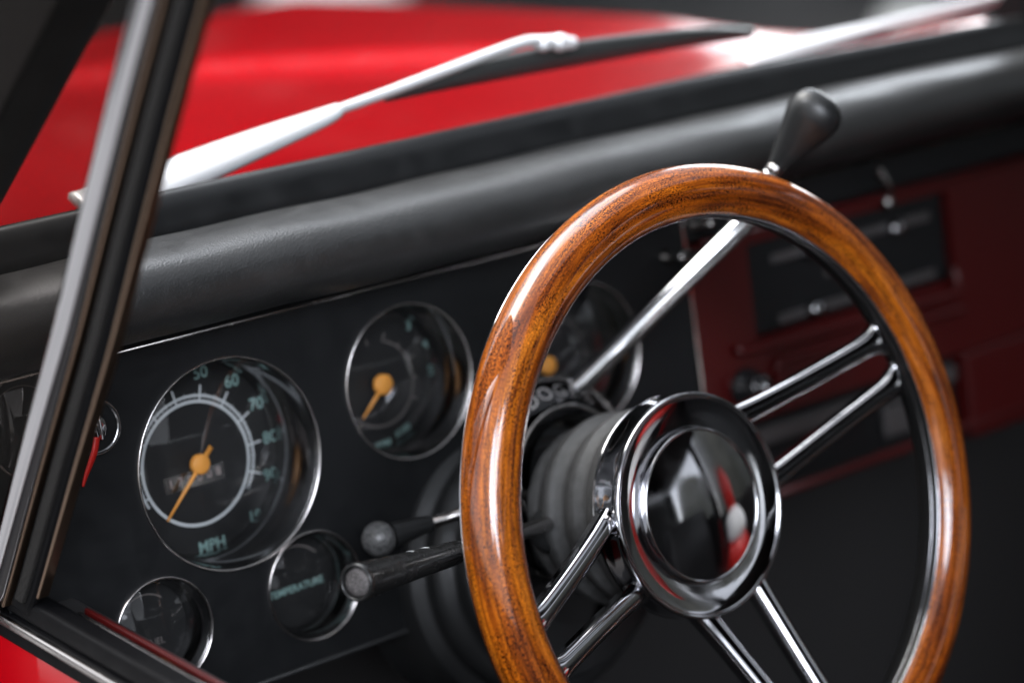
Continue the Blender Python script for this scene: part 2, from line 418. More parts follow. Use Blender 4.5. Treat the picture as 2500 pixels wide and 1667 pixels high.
# outer skin
def skin(u, v):
    y = .30-1.25*u; t = v
    z = -.040-.50*t
    x = -.3735-.003*math.sin(min(1, t*5)*math.pi/2)+.03*t
    return (x, y, z)
bm = bmesh.new(); grid(bm, skin, 40, 30)
part('door_skin', bm, M['red'], door, 'world')
def strip(name, x0, x1, z0, z1, m, y0=.30, y1=-.95, bev=.0015, dz=.006, label=None):
    """long strip along the window line; dz = fall of the line towards the hinge"""
    bm = bmesh.new()
    a = [(x0, z0), (x1, z0), (x1, z1), (x0, z1)]
    prism(bm, [(x, y0, z-dz) for x, z in a], (0, y1-y0, dz*(y0-y1)/.137*1.0))
    return part(name, bm, m, door, 'world', smooth=False, bevel=bev, label=label)
strip('sill_rubber', -.3745, -.352, -.042, -.026, M['post_rubber'])
strip('chrome_strip', -.3775, -.372, -.0325, -.0265, M['chrome_dim'], bev=.002)
strip('sill_channel', -.372, -.358, -.026, -.012, M['post_rubber'], bev=.003)
strip('inner_chrome_strip', -.366, -.362, -.012, -.0095, M['chrome_dim'], y0=.148, bev=.001)
strip('inner_chrome_strip', -.3565, -.3535, -.0115, -.0085, M['chrome_dim'], y0=.148, bev=.001)
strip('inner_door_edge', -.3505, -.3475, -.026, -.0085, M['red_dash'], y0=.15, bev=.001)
strip('inner_door_trim', -.350, -.330, -.70, -.028, M['seat'], bev=.003)
# the post: line of its rear edge and forward edge on the door plane x = -.37
def ye(z): return -.027+(.354-z)*.50+.0*z     # right/rear edge
def post_piece(name, d0, d1, x0, x1, m, z0=-.022, z1=.62, bev=.001, taper=0, label=None, curve=0):
    bm = bmesh.new(); rows = []
    for i in range(33):
        z = z0+(z1-z0)*i/32; e = rear_edge(z); w = 1-taper*(z-0)/.35
        rows.append([bm.verts.new(c) for c in ((x0, e+d0*w, z), (x1, e+d0*w, z), (x1, e+d1*w, z), (x0, e+d1*w, z))])
    for j in range(32):
        for i in range(4):
            k = (i+1) % 4; bm.faces.new((rows[j][i], rows[j][k], rows[j+1][k], rows[j+1][i]))
    bm.faces.new(rows[0]); bm.faces.new(rows[-1]); bmesh.ops.recalc_face_normals(bm, faces=bm.faces)
    return part(name, bm, m, door, 'world', smooth=False, bevel=bev, label=label)
ED = [(-.05, .186), (-.003, .158), (.084, .112), (.163, .069), (.232, .035), (.296, .003), (.354, -.027), (.62, -.160)]
def rear_edge(z):
    for (a, b), (c, d) in zip(ED, ED[1:]):
        if z <= c: return b+(d-b)*(z-a)/(c-a)
    return ED[-1][1]
post_piece('post_rubber', .0028, .024, -.374, -.3665, M['post_rubber'], bev=.004)
post_piece('felt_channel', .008, .017, -.3765, -.372, M['felt'], z0=-.012, bev=.001)
post_piece('post_lip', -.0004, .0024, -.373, -.3660, M['lip'], z0=-.006, bev=.0008, label='thin metal lip tinted brown by a painted-in reflection on the rear edge of the post')
post_piece('post_trim', .0235, .0265, -.377, -.370, M['lip'], bev=.001)
bm = bmesh.new(); pts = []; secs = []
for i in range(41):
    z = -.022+.645*i/40; e = rear_edge(z)
    pts.append((-.376, e+.0350, z)); secs.append([(a*.0088, b*.0085) for a, b in circ(1, 18)])
sweep(bm, pts, secs, up=Vector((-1, 0, 0)))
part('chrome_edge', bm, M['chrome'], door, 'world', label='bright chrome bead along the front edge of the post')
bm = bmesh.new()
def vg(u, v):
    z = -.02+.5*u; a = rear_edge(z)+.038; b = max(a+.01, .262-.957*(z-.189)) if z > .12 else .33
    return (-.373-.034*v, a+(b-a)*v, z)
grid(bm, vg, 24, 4)
part('vent_glass', bm, M['vent_glass'], door, 'world')

# ================================================================== DASHBOARD
dash = root('dashboard', DO, 'black dashboard with padded leather top, round dials and dark red radio panel', 'dashboard', ROTD)
GA = {  # name: centre x, y, bezel radius, recess
    'speedometer': (-.2158, .0186, .0635, .040), 'rev_counter': (-.0790, .0368, .0487, .034), 'clock_dial': (.0625, .021, .0487, .032),
    'temperature_gauge': (-.171, -.069, .0335, .020), 'fuel_gauge': (-.278, -.067, .0325, .020), 'vent_side_dial': (-.3345, .072, .0335, .02)}
# face panel with round holes: built as polar patches filling a rectangle (triangulated with holes)
def face_with_holes(x0, x1, y0, y1, holes, z, depth, nseg=72):
    bm = bmesh.new(); edges = []
    def loop(pts):
        vs = [bm.verts.new((a, b, z)) for a, b in pts]
        for i in range(len(vs)): edges.append(bm.edges.new((vs[i], vs[(i+1) % len(vs)])))
    loop([(x0, y0), (x1, y0), (x1, y1), (x0, y1)])
    for hx, hy, hr in holes: loop([(hx+hr*math.cos(2*math.pi*i/nseg), hy+hr*math.sin(2*math.pi*i/nseg)) for i in range(nseg)])
    bmesh.ops.triangle_fill(bm, use_beauty=True, use_dissolve=False, edges=edges)
    for f in list(bm.faces):
        c = f.calc_center_median()
        if any((c.x-hx)**2+(c.y-hy)**2 < (hr*.985)**2 for hx, hy, hr in holes): bm.faces.remove(f)
    for f in bm.faces:
        if f.normal.z < 0: f.normal_flip()
    # lip downwards
    box(bm, (x0, y0-.0001, z-depth), (x1, y0+.004, z-.0002))
    return bm
holes = [(a, b, r) for (a, b, r, d) in GA.values()]
bm = face_with_holes(-.372, .160, -.116, .104, holes, 0, .03)
part('instrument_panel', bm, M['panel'], dash, smooth=False)

def arc_band(bm, r0, r1, a0, a1, z, n=96):
    for i in range(n):
        a = a0+(a1-a0)*i/n; b = a0+(a1-a0)*(i+1)/n
        bm.faces.new([bm.verts.new((r*math.cos(t), r*math.sin(t), z)) for r, t in ((r0, a), (r1, a), (r1, b), (r0, b))])
def tick(bm, r0, r1, a, w, z):
    c, s = math.cos(a), math.sin(a)
    bm.faces.new([bm.verts.new((r*c-q*s, r*s+q*c, z)) for r, q in ((r0, -w), (r1, -w), (r1, w), (r0, w))])
def gauge(name, label):
    cx, cy, r, d = GA[name]
    bm = bmesh.new()   # bore, glossy black, and dial plate
    lathe(bm, [(r-.0016, .0006), (r-.0022, -.004), (r-.0035, -d*.45), (r-.005, -d*.5), (r-.0055, -d)], 96, mid=0)
    rows = lathe(bm, [(r-.0055, -d), (r*.5, -d), (.0004, -d)], 96, mid=1)
    bm.transform(T(cx, cy)); g = part(name, bm, [M['cup'], M['dial']], dash, label=label)
    bm = bmesh.new()
    lathe(bm, [(r-.0014, -.001), (r-.0011, .0014), (r-.0003, .0021), (r+.0003, .0018), (r+.0005, -.0005)], 128); bm.transform(T(cx, cy))
    part('bezel', bm, M['bezel'], g)
    bm = bmesh.new()
    h_ = .17*r if r > .04 else .23*r; lathe(bm, [(r*.97*q+.0003, .0003+h_*(1-q*q)) for q in [1-k/14 for k in range(15)]], 64); bm.transform(T(cx, cy))
    part('lens', bm, M['glass'], g)
    return g, cx, cy, r, d
def put_text(parent, name, items, z, m, cx, cy):
    bm = bmesh.new()
    for s, x, y, size, rot in items: merge(bm, text_bm(s, size, .00015, size*.012), T(cx+x, cy+y, z) @ RZ(rot))
    return part(name, bm, m, parent, smooth=False)
def needle(parent, cx, cy, z, ang, length, tail, rhub, w=.0011):
    bm = bmesh.new(); mm = T(cx, cy, z) @ RZ(ang)
    v = [(-tail, -w*1.5), (length, -w*.55), (length, w*.55), (-tail, w*1.5)]
    prism(bm, [mm @ Vector((a, b, 0)) for a, b in v], (0, 0, .0008))
    lathe(bm, [(rhub, -.002), (rhub, .0012), (rhub*.85, .002), (.0002, .0021)], 40, mat4=mm)
    return part('needle', bm, M['orange'], parent)

# speedometer
g, cx, cy, r, d = gauge('speedometer', 'large speedometer marked MPH with orange needle near zero')
cy -= .0035; z = -d+.0012
bm = bmesh.new(); arc_band(bm, .0365, .0385, 0, 2*math.pi, z); arc_band(bm, .0402, .0418, R(-35), R(207), z)
A0, STEP = 199, 24.5
for k in range(0, 97, 2):
    if k % 10: tick(bm, .0392, .0415 if k % 4 else .043, R(A0-STEP*k/10), .00018, z+.0002)
for k in range(0, 100, 10): tick(bm, .0375, .0475, R(A0-STEP*k/10), .0007, z+.0004)
bm.transform(T(cx, cy)); part('dial_scale', bm, M['mark'], g, smooth=False)
its = []
for k, v in enumerate(range(10, 100, 10)):
    a = R(A0-STEP*v/10); its.append((str(v), .0545*math.cos(a), .0545*math.sin(a), .0105, 0))
its += [('0', -.036, -.0365, .011, 0), ('100', .0375, -.0425, .010, 0), ('MPH', .002, -.0515, .0098, 0)]
put_text(g, 'numerals', its, z, M['teal'], cx, cy)
put_text(g, 'odometer', [(c, -.0195+.0068*i, -.0085, .0072, 0) for i, c in enumerate('170008')], z, M['odo'], cx, cy)
bm = bmesh.new(); box(bm, (cx-.024, cy-.0135, -d+.0003), (cx+.019, cy-.0035, -d+.0009)); part('odometer_window', bm, M['cup'], g, smooth=False)
needle(g, cx, cy, -d+.006, R(224), .040, .0125, .0062)

# rev counter
g, cx, cy, r, d = gauge('rev_counter', 'middle round dial with orange hub, left of the steering wheel rim')
cy -= .004; z = -d+.0012
bm = bmesh.new(); arc_band(bm, .0265, .0275, R(-140), R(70), z)
for k in range(11): tick(bm, .0265, .0325 if k % 2 == 0 else .030, R(230-26*k), .0005, z+.0003)
bm.transform(T(cx, cy)); part('dial_scale', bm, M['mark_dim'], g, smooth=False)
put_text(g, 'numerals', [('3', .029, .031, .008, 0), ('4', .0405, .017, .009, 0), ('5', .0415, -.001, .009, 0), ('RPM', -.003, -.0385, .0062, R(4)), ('X100', .013, -.0335, .0058, R(18))], z, M['teal'], cx, cy)
needle(g, cx, cy, -d+.006, R(222), .026, .004, .0066, .0011)
# third dial, behind the wheel rim
g, cx, cy, r, d = gauge('clock_dial', 'right round dial half hidden behind the steering wheel')
cy -= .004; z = -d+.0012
bm = bmesh.new(); arc_band(bm, .0265, .0275, R(-90), R(60), z)
for k in range(11): tick(bm, .0265, .0325, R(230-26*k), .0005, z+.0003)
bm.transform(T(cx, cy)); part('dial_scale', bm, M['mark_dim'], g, smooth=False)
needle(g, cx-.009, cy-.002, -d+.006, R(130), .022, .004, .0062)
# temperature
g, cx, cy, r, d = gauge('temperature_gauge', 'small dial with the word TEMPERATURE')
put_text(g, 'numerals', [('TEMPERATURE', -.001, -.004, .0062, R(1))], -d+.0012, M['teal'], cx, cy)
bm = bmesh.new(); arc_band(bm, .0215, .0225, R(40), R(140), -d+.001); bm.transform(T(cx, cy)); part('dial_scale', bm, M['mark_dim'], g, smooth=False)
# fuel
g, cx, cy, r, d = gauge('fuel_gauge', 'small unlit dial low beside the door')
put_text(g, 'numerals', [('FUEL', .004, -.010, .0058, 0)], -d+.0012, M['mark_dim'], cx, cy)
bm = bmesh.new(); arc_band(bm, .0195, .0202, R(50), R(130), -d+.001); bm.transform(T(cx, cy)); part('dial_scale', bm, M['mark_dim'], g, smooth=False)
g, cx, cy, r, d = gauge('vent_side_dial', 'small dial seen through the vent window')
bm = bmesh.new(); arc_band(bm, .0195, .0202, R(50), R(130), -d+.001); bm.transform(T(cx, cy)); part('dial_scale', bm, M['mark_dim'], g, smooth=False)

# thin trim along the pad's lower edge
bm = bmesh.new(); tube(bm, [(-.370, .1005, .0035), (-.1, .1003, .0035), (.16, .1, .0035), (.50, .1, .0035)], .0011, 10)
part('trim_strip', bm, M['chrome_dim'], dash)
# padded top: profile in (y, z) world, swept along x
prof = [(.223, .103), (.2165, .1045), (.203, .108), (.189, .114), (.179, .123), (.1745, .133), (.1765, .1445), (.1845, .1535), (.196, .1575), (.212, .1575), (.232, .1545), (.252, .149), (.264, .140)]
pr = smooth_pts(prof, 5); bm = bmesh.new(); rs = []
for i in range(101):
    x = -.381+.92*i/100 if i < 90 else -.381+.92*.9+.55*(i-90)/10
    o = gasket_pt(x)
    rs.append([bm.verts.new((x, a+o*max(0, (a-.18)/.08), b+.0006*math.sin(x*21)+.0004*math.sin(x*55+a*90))) for a, b in pr])
for i in range(100):
    for j in range(len(pr)-1): bm.faces.new((rs[i][j], rs[i][j+1], rs[i+1][j+1], rs[i+1][j]))
bmesh.ops.recalc_face_normals(bm, faces=bm.faces)
part('dash_pad', bm, M['leather'], dash, 'world', label='black grained leather pad along the top of the dashboard')

# ignition switch with red key strap
bm = bmesh.new(); lathe(bm, [(.0165, 0), (.0165, .0015), (.0155, .0022), (.014, .001)], 48); bm.transform(T(-.3005, .0615)); ig = part('ignition_switch', bm, M['cup'], dash)
bm = bmesh.new(); lathe(bm, [(.0085, 0), (.0085, .003), (.007, .0042), (.0002, .0042)], 40); bm.transform(T(-.3025, .0615)); part('lock_barrel', bm, M['chrome'], ig)
bm = bmesh.new(); box(bm, (-.3035, .0555, .0042), (-.3020, .0675, .012)); part('key', bm, M['chrome'], ig, bevel=.0008)
bm = bmesh.new(); kp = smooth_pts([(-.3050, .0575, .0085), (-.3075, .050, .0080), (-.3105, .043, .0060), (-.3135, .037, .0045), (-.3160, .031, .0035)], 6)
sweep(bm, kp, [[(.0019*q, .0007), (-.0019*q, .0007), (-.0019*q, -.0007), (.0019*q, -.0007)] for q in [1-.75*(i/(len(kp)-1))**2.5 for i in range(len(kp))]], up=Vector((0, 0, 1)))
part('key_strap', bm, M['redcloth'], ig, label='red strap hanging from the ignition key')
# small switches high in the centre
for x, y in ((.144, .071), (.162, .069), (.1735, .088)):
    bm = bmesh.new(); lathe(bm, [(.005, 0), (.005, .003), (.003, .004), (.0026, .014), (.0036, .017), (.0028, .0195), (.0002, .020)], 24); bm.transform(T(x, y, .0005))
    part('toggle_switch', bm, M['chrome_dim'], dash)

# red centre panel with radio
def frame_panel(x0, x1, y0, y1, ix0, ix1, iy0, iy1, z):
    bm = bmesh.new()
    for lo, hi in (((x0, y0, z-.03), (x1, iy0, z)), ((x0, iy1, z-.03), (x1, y1, z)), ((x0, iy0, z-.03), (ix0, iy1, z)), ((ix1, iy0, z-.03), (x1, iy1, z))):
        box(bm, lo, hi)
    bmesh.ops.remove_doubles(bm, verts=bm.verts, dist=1e-5)
    return bm
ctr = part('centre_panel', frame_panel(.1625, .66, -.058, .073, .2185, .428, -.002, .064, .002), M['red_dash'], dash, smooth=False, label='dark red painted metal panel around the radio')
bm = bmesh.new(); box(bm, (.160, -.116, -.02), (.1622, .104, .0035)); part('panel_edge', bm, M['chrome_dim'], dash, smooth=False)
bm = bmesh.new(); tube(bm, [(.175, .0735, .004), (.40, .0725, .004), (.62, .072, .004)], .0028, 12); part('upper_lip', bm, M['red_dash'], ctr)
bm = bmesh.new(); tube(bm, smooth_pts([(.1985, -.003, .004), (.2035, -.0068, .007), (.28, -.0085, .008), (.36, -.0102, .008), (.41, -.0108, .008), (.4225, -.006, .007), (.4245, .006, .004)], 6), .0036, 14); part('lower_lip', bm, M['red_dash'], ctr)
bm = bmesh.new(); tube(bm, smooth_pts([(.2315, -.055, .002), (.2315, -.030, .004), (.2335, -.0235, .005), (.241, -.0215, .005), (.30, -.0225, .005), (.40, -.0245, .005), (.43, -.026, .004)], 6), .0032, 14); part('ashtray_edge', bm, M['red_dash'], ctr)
bm = bmesh.new(); box(bm, (.1625, .076, -.02), (.66, .0985, -.001)); part('upper_panel', bm, M['panel'], dash, smooth=False, bevel=.001)
bm = bmesh.new(); tube(bm, smooth_pts([(.3585, .0685, .004), (.3575, .075, .010), (.3525, .083, .014), (.347, .0925, .012)], 6), [.0022]*19, 12)
lathe(bm, [(.004, 0), (.0052, .003), (.004, .006), (.0002, .007)], 20, mat4=T(.3585, .068, .004)); lathe(bm, [(.0026, 0), (.0036, .002), (.0002, .005)], 16, mat4=T(.347, .093, .012))
part('heater_lever', bm, M['chrome_dim'], dash)
# radio
bm = bmesh.new(); box(bm, (.2195, -.001, -.028), (.427, .063, -.004)); rad = part('radio', bm, M['panel'], dash, smooth=False, bevel=.001, label='black radio with chrome slide bars')
for y in (.0485, .0055):
    bm = bmesh.new(); box(bm, (.2455, y-.0032, -.004), (.4105, y+.0032, -.0015)); bm2 = part('slide_bar', bm, M['grey_metal'], rad, smooth=False, bevel=.0008)
for x, y in ((.281, .0475), (.279, .0066), (.3695, .0470)):
    bm = bmesh.new(); lathe(bm, [(.0065, -.0015), (.0068, .004), (.0055, .0065), (.0002, .0072)], 28); bm.transform(T(x, y) @ Matrix.Diagonal((1.1, .8, 1, 1))); part('radio_knob', bm, M['chrome'], rad)
bm = bmesh.new(); merge(bm, text_bm('88  92  96  100  104  108', .0055, .0001), T(.325, .028, -.0035)); part('tuning_scale', bm, M['mark_dim'], rad, smooth=False)
# heater knob
bm = bmesh.new(); lathe(bm, [(.0145, .002), (.0145, .006), (.0115, .008), (.0105, .018), (.009, .0205), (.0002, .021)], 40); bm.transform(T(.202, -.033)); kb = part('heater_knob', bm, M['black_gloss'], dash)
bm = bmesh.new(); lathe(bm, [(.004, .0), (.0046, .002), (.0002, .005)], 20); bm.transform(T(.2005, -.031, .0205)); part('knob_cap', bm, M['chrome'], kb)
# lower grey tray and red bottom lip
bm = bmesh.new(); box(bm, (.1625, -.112, -.03), (.66, -.0595, -.012)); part('lower_tray', bm, M['panel'], dash, smooth=False)
bm = bmesh.new(); box(bm, (.200, -.080, -.012), (.425, -.0665, -.004)); part('tray_bar', bm, M['grey_metal'], dash, smooth=False, bevel=.002)
bm = bmesh.new(); box(bm, (.345, -.106, -.012), (.415, -.0825, -.006)); part('tray_plate', bm, M['grey_metal'], dash, smooth=False, bevel=.003)
bm = bmesh.new(); tube(bm, [(.165, -.1145, .0), (.40, -.1145, .0), (.60, -.1145, .0)], .0034, 12); part('bottom_lip', bm, M['red_dash'], dash)
bm = bmesh.new(); box(bm, (.4290, -.125, -.03), (.60, -.0595, .0025)); part('glovebox_side', bm, M['red_dash'], dash, smooth=False, bevel=.003)
bm = bmesh.new(); tube(bm, [(-.37, -.1165, .0), (0, -.1165, 0), (.158, -.1165, .0)], .0016, 10); part('lower_trim', bm, M['rubber'], dash)

# ================================================================== STEERING COLUMN
colm = root('steering_column', wn*-.2, 'grey ribbed rubber boot and lettered chrome collar on the steering column behind the wheel', 'steering column', ROTW)
def wl(bm): bm.transform(T(0, 0, .2)); return bm     # wheel-frame coordinates -> column's own frame
prof = [(.050, -.0445), (.0635, -.0455), (.0648, -.050), (.0640, -.056), (.0605, -.0625), (.0588, -.067), (.0600, -.0715), (.0612, -.075), (.0600, -.081), (.0570, -.0865), (.0555, -.0905),
        (.0575, -.0955), (.0600, -.0995), (.0588, -.106), (.0545, -.112), (.0525, -.1165), (.0535, -.121), (.0525, -.127), (.046, -.130), (.040, -.131)]
bm = bmesh.new(); lathe(bm, smooth_pts(prof, 4), 96); part('rubber_boot', wl(bm), M['boot'], colm)
bm = bmesh.new(); lathe(bm, [(.043, -.128), (.043, -.30)], 48); part('column_tube', wl(bm), M['shroud'], colm)
# collar: chrome band, raised off the column's centre
CY0 = .0225
F0, F1 = Vector((.0455, -.1365)), Vector((.0620, -.1495))     # front and back edge of the lettered slope (r, w)
bm = bmesh.new(); lathe(bm, [(.036, -.1365), (F0.x-.002, -.1362), (F0.x, -.1365), ((F0.x+F1.x)/2+.0003, (F0.y+F1.y)/2+.0003), (F1.x, F1.y), (F1.x+.0006, F1.y-.0015), (F1.x+.0004, -.158), (.046, -.159)], 96, cy=CY0)
cl = part('collar', wl(bm), M['collar'], colm, label='dark chrome collar with raised letters')
bm = bmesh.new()
sd = (F1-F0).normalized(); mid = (F0+F1)/2
for i, ch in enumerate('WNDOGER'):
    ra = R(132-13.0*i); rad_v = Vector((math.cos(ra), math.sin(ra), 0)); tan_v = Vector((math.sin(ra), -math.cos(ra), 0)); zz = Vector((0, 0, 1))
    yv = rad_v*sd.x+zz*sd.y; nv = tan_v.cross(yv)
    mm = Matrix((tan_v, yv, nv)).transposed().to_4x4(); mm.translation = rad_v*mid.x+Vector((0, CY0, mid.y))+nv*.0006
    merge(bm, text_bm(ch, .0140, .0003, 0), mm)
part('raised_letters', wl(bm), M['chrome_dim'], cl, smooth=False)
bm = bmesh.new(); lathe(bm, [(F1.x-.0005, F1.y+.0002), (F1.x+.0008, F1.y+.0010), (F1.x+.0018, F1.y), (F1.x+.0012, F1.y-.0015)], 96, cy=CY0); part('collar_ring', wl(bm), M['chrome_dim'], cl)
bm = bmesh.new(); lathe(bm, [(F0.x-.0022, F0.y+.0002), (F0.x-.0012, F0.y+.0012), (F0.x, F0.y+.0008), (F0.x+.0004, F0.y-.0002)], 96, cy=CY0); part('collar_ring', wl(bm), M['chrome_dim'], cl)
# shroud where the column meets the dash
bm = bmesh.new()
prof = [(.045, -.155), (.060, -.158), (.078, -.1615), (.082, -.165), (.0835, -.172), (.090, -.176), (.0935, -.181), (.094, -.188), (.100, -.192), (.103, -.200), (.104, -.245)]
lathe(bm, smooth_pts(prof, 4), 96, cy=-.032, mat4=Matrix.Diagonal((1.0, .92, 1, 1))); part('column_shroud', wl(bm), M['shroud'], colm, label='dark moulded shroud where the column meets the dashboard')
# stalk socket
bm = bmesh.new(); tube(bm, [(-.030, .108, -.040), (-.0585, .0985, -.0345), (-.0625, .0972, -.0335)], [.015, .014, .010], 24); part('stalk_socket', bm, M['rubber'], colm, 'world')

# ================================================================== STEERING WHEEL
wheel = root('steering_wheel', (0, 0, 0), 'wood rimmed steering wheel with chrome spokes and round mirrored horn button', 'steering wheel', ROTW)
RC, RR = .1835, .0165
def ring_section(name, phi0, phi1, rr, m, nphi=30, nseg=360, uv=True, oval=1.0):
    bm = bmesh.new(); rows = []
    for i in range(nseg+1):
        a = 2*math.pi*i/nseg - math.pi*.62
        e = Vector((math.cos(a), math.sin(a), 0)); row = []
        for j in range(nphi+1):
            p = R(phi0+(phi1-phi0)*j/nphi)
            row.append(bm.verts.new(e*(RC+rr*math.cos(p))+Vector((0, 0, rr*oval*math.sin(p)))))
        rows.append(row)
    uvl = bm.loops.layers.uv.new('UVMap')
    for i in range(nseg):
        for j in range(nphi):
            f = bm.faces.new((rows[i][j], rows[i+1][j], rows[i+1][j+1], rows[i][j+1]))
            q = [(i, j), (i+1, j), (i+1, j+1), (i, j+1)]
            for lp, (a, b) in zip(f.loops, q): lp[uvl].uv = (a/nseg*2*math.pi*RC, b/nphi*R(phi1-phi0)*rr)
    return bm
part('wooden_rim', ring_section('rim', -33, 150, RR, M['wood'], 36), M['wood'], wheel, label='varnished wooden rim with mottled orange brown grain')
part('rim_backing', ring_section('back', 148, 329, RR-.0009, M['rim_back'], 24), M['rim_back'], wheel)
def bead(phi, off, rad):
    p = R(phi); r = RC+(RR+off)*math.cos(p); h = (RR+off)*math.sin(p); bm = bmesh.new()
    lathe(bm, [(r+rad*math.cos(2*math.pi*k/10), h+rad*math.sin(2*math.pi*k/10)) for k in range(11)], 300); return bm
part('rim_bead', bead(151, -.0004, .0009), M['chrome'], wheel)
part('rim_bead', bead(-34, -.0004, .0008), M['chrome'], wheel)
part('rim_bead', bead(168, -.0008, .0005), M['chrome'], wheel)
# spokes: three pairs
BAR = [(-.0068, -.0060), (-.0070, .0010), (-.0066, .0020), (-.0046, .0038), (-.0016, .0048), (.0016, .0048), (.0046, .0038), (.0066, .0020), (.0070, .0010), (.0068, -.0060)]
def spoke(c, sgn):
    def P(r, a, w): return Vector((r*math.cos(R(a)), r*math.sin(R(a)), w))
    key = [(P(.050, c+sgn*27, -.0400), 1.25, 1), (P(.060, c+sgn*23, -.0385), 1.2, 1), (P(.070, c+sgn*19.2, -.0352), 1.02, 1), (P(.085, c+sgn*14.6, -.0300), .92, 1), (P(.115, c+sgn*9.3, -.0195), .90, 1),
           (P(.145, c+sgn*6.5, -.0092), .92, 1), (P(.158, c+sgn*5.7, -.0050), 1.0, 1), (P(.1655, c+sgn*5.3, -.0030), 1.35, .9), (P(.1685, c+sgn*5.2, -.0024), 1.9, .8)]
    flat = smooth_pts([(*p, s, t) for p, s, t in key], 8)
    pts = [f[:3] for f in flat]; secs = [[(x*f[3], y*f[4]-.001) for x, y in BAR] for f in flat]
    bm = bmesh.new(); sweep(bm, pts, secs, up=Vector((0, 0, 1)))
    return part('spoke', bm, M['chrome'], wheel)
for c in (17, 193.7, -76.5):
    for sgn in (1, -1): spoke(c, sgn)
# flanges at the rim
# hub
bm = bmesh.new()
prof = [(.050, -.052), (.0656, -.0505), (.0668, -.048), (.0668, -.040), (.0670, -.0330), (.0675, -.0305), (.0674, -.0286), (.0664, -.0276), (.0652, -.0279), (.0640, -.0288),
        (.0610, -.0297), (.0570, -.0306), (.0530, -.0312), (.0495, -.0316), (.0470, -.0319), (.0460, -.0325)]
lathe(bm, smooth_pts(prof, 6), 180); hub = part('hub_ring', bm, M['chrome'], wheel)
bm = bmesh.new()
a_ = [(.0460, -.0330), (.0470, -.0300), (.0473, -.0272)]
lathe(bm, smooth_pts([(.0462, -.0330), (.0465, -.0300), (.0464, -.0276), (.0459, -.0267), (.0452, -.0265), (.0446, -.0269), (.0441, -.0276)], 6), 160); cap = part('horn_button', bm, M['chrome'], wheel)
bm = bmesh.new()
lathe(bm, [(.0442*math.sin(t)+.0001, -.0274+.0046*(1-(math.sin(t))**2.0)) for t in [math.pi/2*(1-k/40) for k in range(41)]], 128)
part('button_dome', bm, M['chrome'], cap)

# ================================================================== GEAR LEVER and STALKS
lev = root('gear_lever', (.0295, .1647, .0236), 'long chrome gear lever on the column with a black teardrop knob above the wheel', 'gear lever')
bm = bmesh.new(); pts = smooth_pts([(.0215, .172, .0145), (.0295, .1647, .0236), (.0776, .1425, .0730), (.1262, .1208, .1210), (.1318, .1135, .1375), (.1326, .1090, .1480), (.1328, .1061, .1539)], 8)
tube(bm, pts, [.0074-.0008*i/(len(pts)-1) if i < 34 else .0054 for i in range(len(pts))], 32); part('lever_rod', bm, M['bright_chrome'], lev, 'world')
bm = bmesh.new(); lathe(bm, [(.004, -.002), (.0055, 0), (.0055, .003), (.0045, .005)], 24)
ax = (Vector((.1560, .0830, .2050))-Vector((.1328, .1061, .1539))).normalized(); kx = Vector((1, 0, 0)); kx = (kx-ax*kx.dot(ax)).normalized(); ky = ax.cross(kx)
KM = Matrix((kx, ky, ax)).transposed().to_4x4(); KM.translation = Vector((.1328, .1061, .1539)); bm.transform(KM); part('ferrule', bm, M['chrome_dim'], lev, 'world')
bm = bmesh.new(); lathe(bm, smooth_pts([(.0048, .001), (.0060, .006), (.0088, .016), (.0125, .028), (.0155, .038), (.0166, .0445), (.0155, .0505), (.0118, .0555), (.0060, .0582), (.0002, .0588)], 5), 48)
bm.transform(KM @ RZ(R(118)) @ Matrix.Diagonal((1.06, .72, 1, 1))); part('lever_knob', bm, M['knob'], lev, 'world')

ts = root('turn_signal_stalk', (-.0734, .0915, -.0252), 'black turn signal stalk with scuffed round end cap, nearer and lower of the two stalks', 'stalk', group=None)
A = Vector((-.0600, .0958, -.0282)); B = Vector((-.2495, .0352, .0115)); dr = (B-A); ln = dr.length; dr.normalize()
def along(t): return A+dr*t
bm = bmesh.new(); tube(bm, [along(0), along(ln*.6)], .0049, 24); part('stalk_rod', bm, M['chrome_dim'], ts, 'world')
kx = Vector((0, 0, 1)); kx = (kx-dr*kx.dot(dr)).normalized(); SM = Matrix((kx, dr.cross(kx), dr)).transposed().to_4x4(); SM.translation = A
bm = bmesh.new(); lathe(bm, smooth_pts([(.0042, ln*.505), (.0064, ln*.508), (.0070, ln*.53), (.0074, ln*.60), (.0083, ln*.75), (.0098, ln*.93), (.0106, ln*.985), (.0108, ln*.995), (.0104, ln*1.005), (.0092, ln*1.008), (.0084, ln*1.003), (.0082, ln*.992)], 4), 64, mat4=SM)
part('stalk_grip', bm, M['stalk'], ts, 'world')
bm = bmesh.new(); lathe(bm, [(.0083, ln*.990), (.0080, ln*.9975), (.0070, ln*1.001), (.0040, ln*1.002), (.0002, ln*1.002)], 48, mat4=SM); part('end_cap', bm, M['stalk_cap'], ts, 'world', label='scuffed grey round end cap')
bm = bmesh.new()
for t, w in ((.735, .0011), (.742, .0011), (.66, .001), (.667, .001)):
    for k in range(1): lathe(bm, [(.0081 if t > .7 else .0078, ln*t), (.00835 if t > .7 else .00795, ln*t+.0003), (.0081 if t > .7 else .0078, ln*t+w*.6)], 8, a0=R(-2), a1=R(34), mat4=SM)
part('grip_marks', bm, M['mark'], ts, 'world')

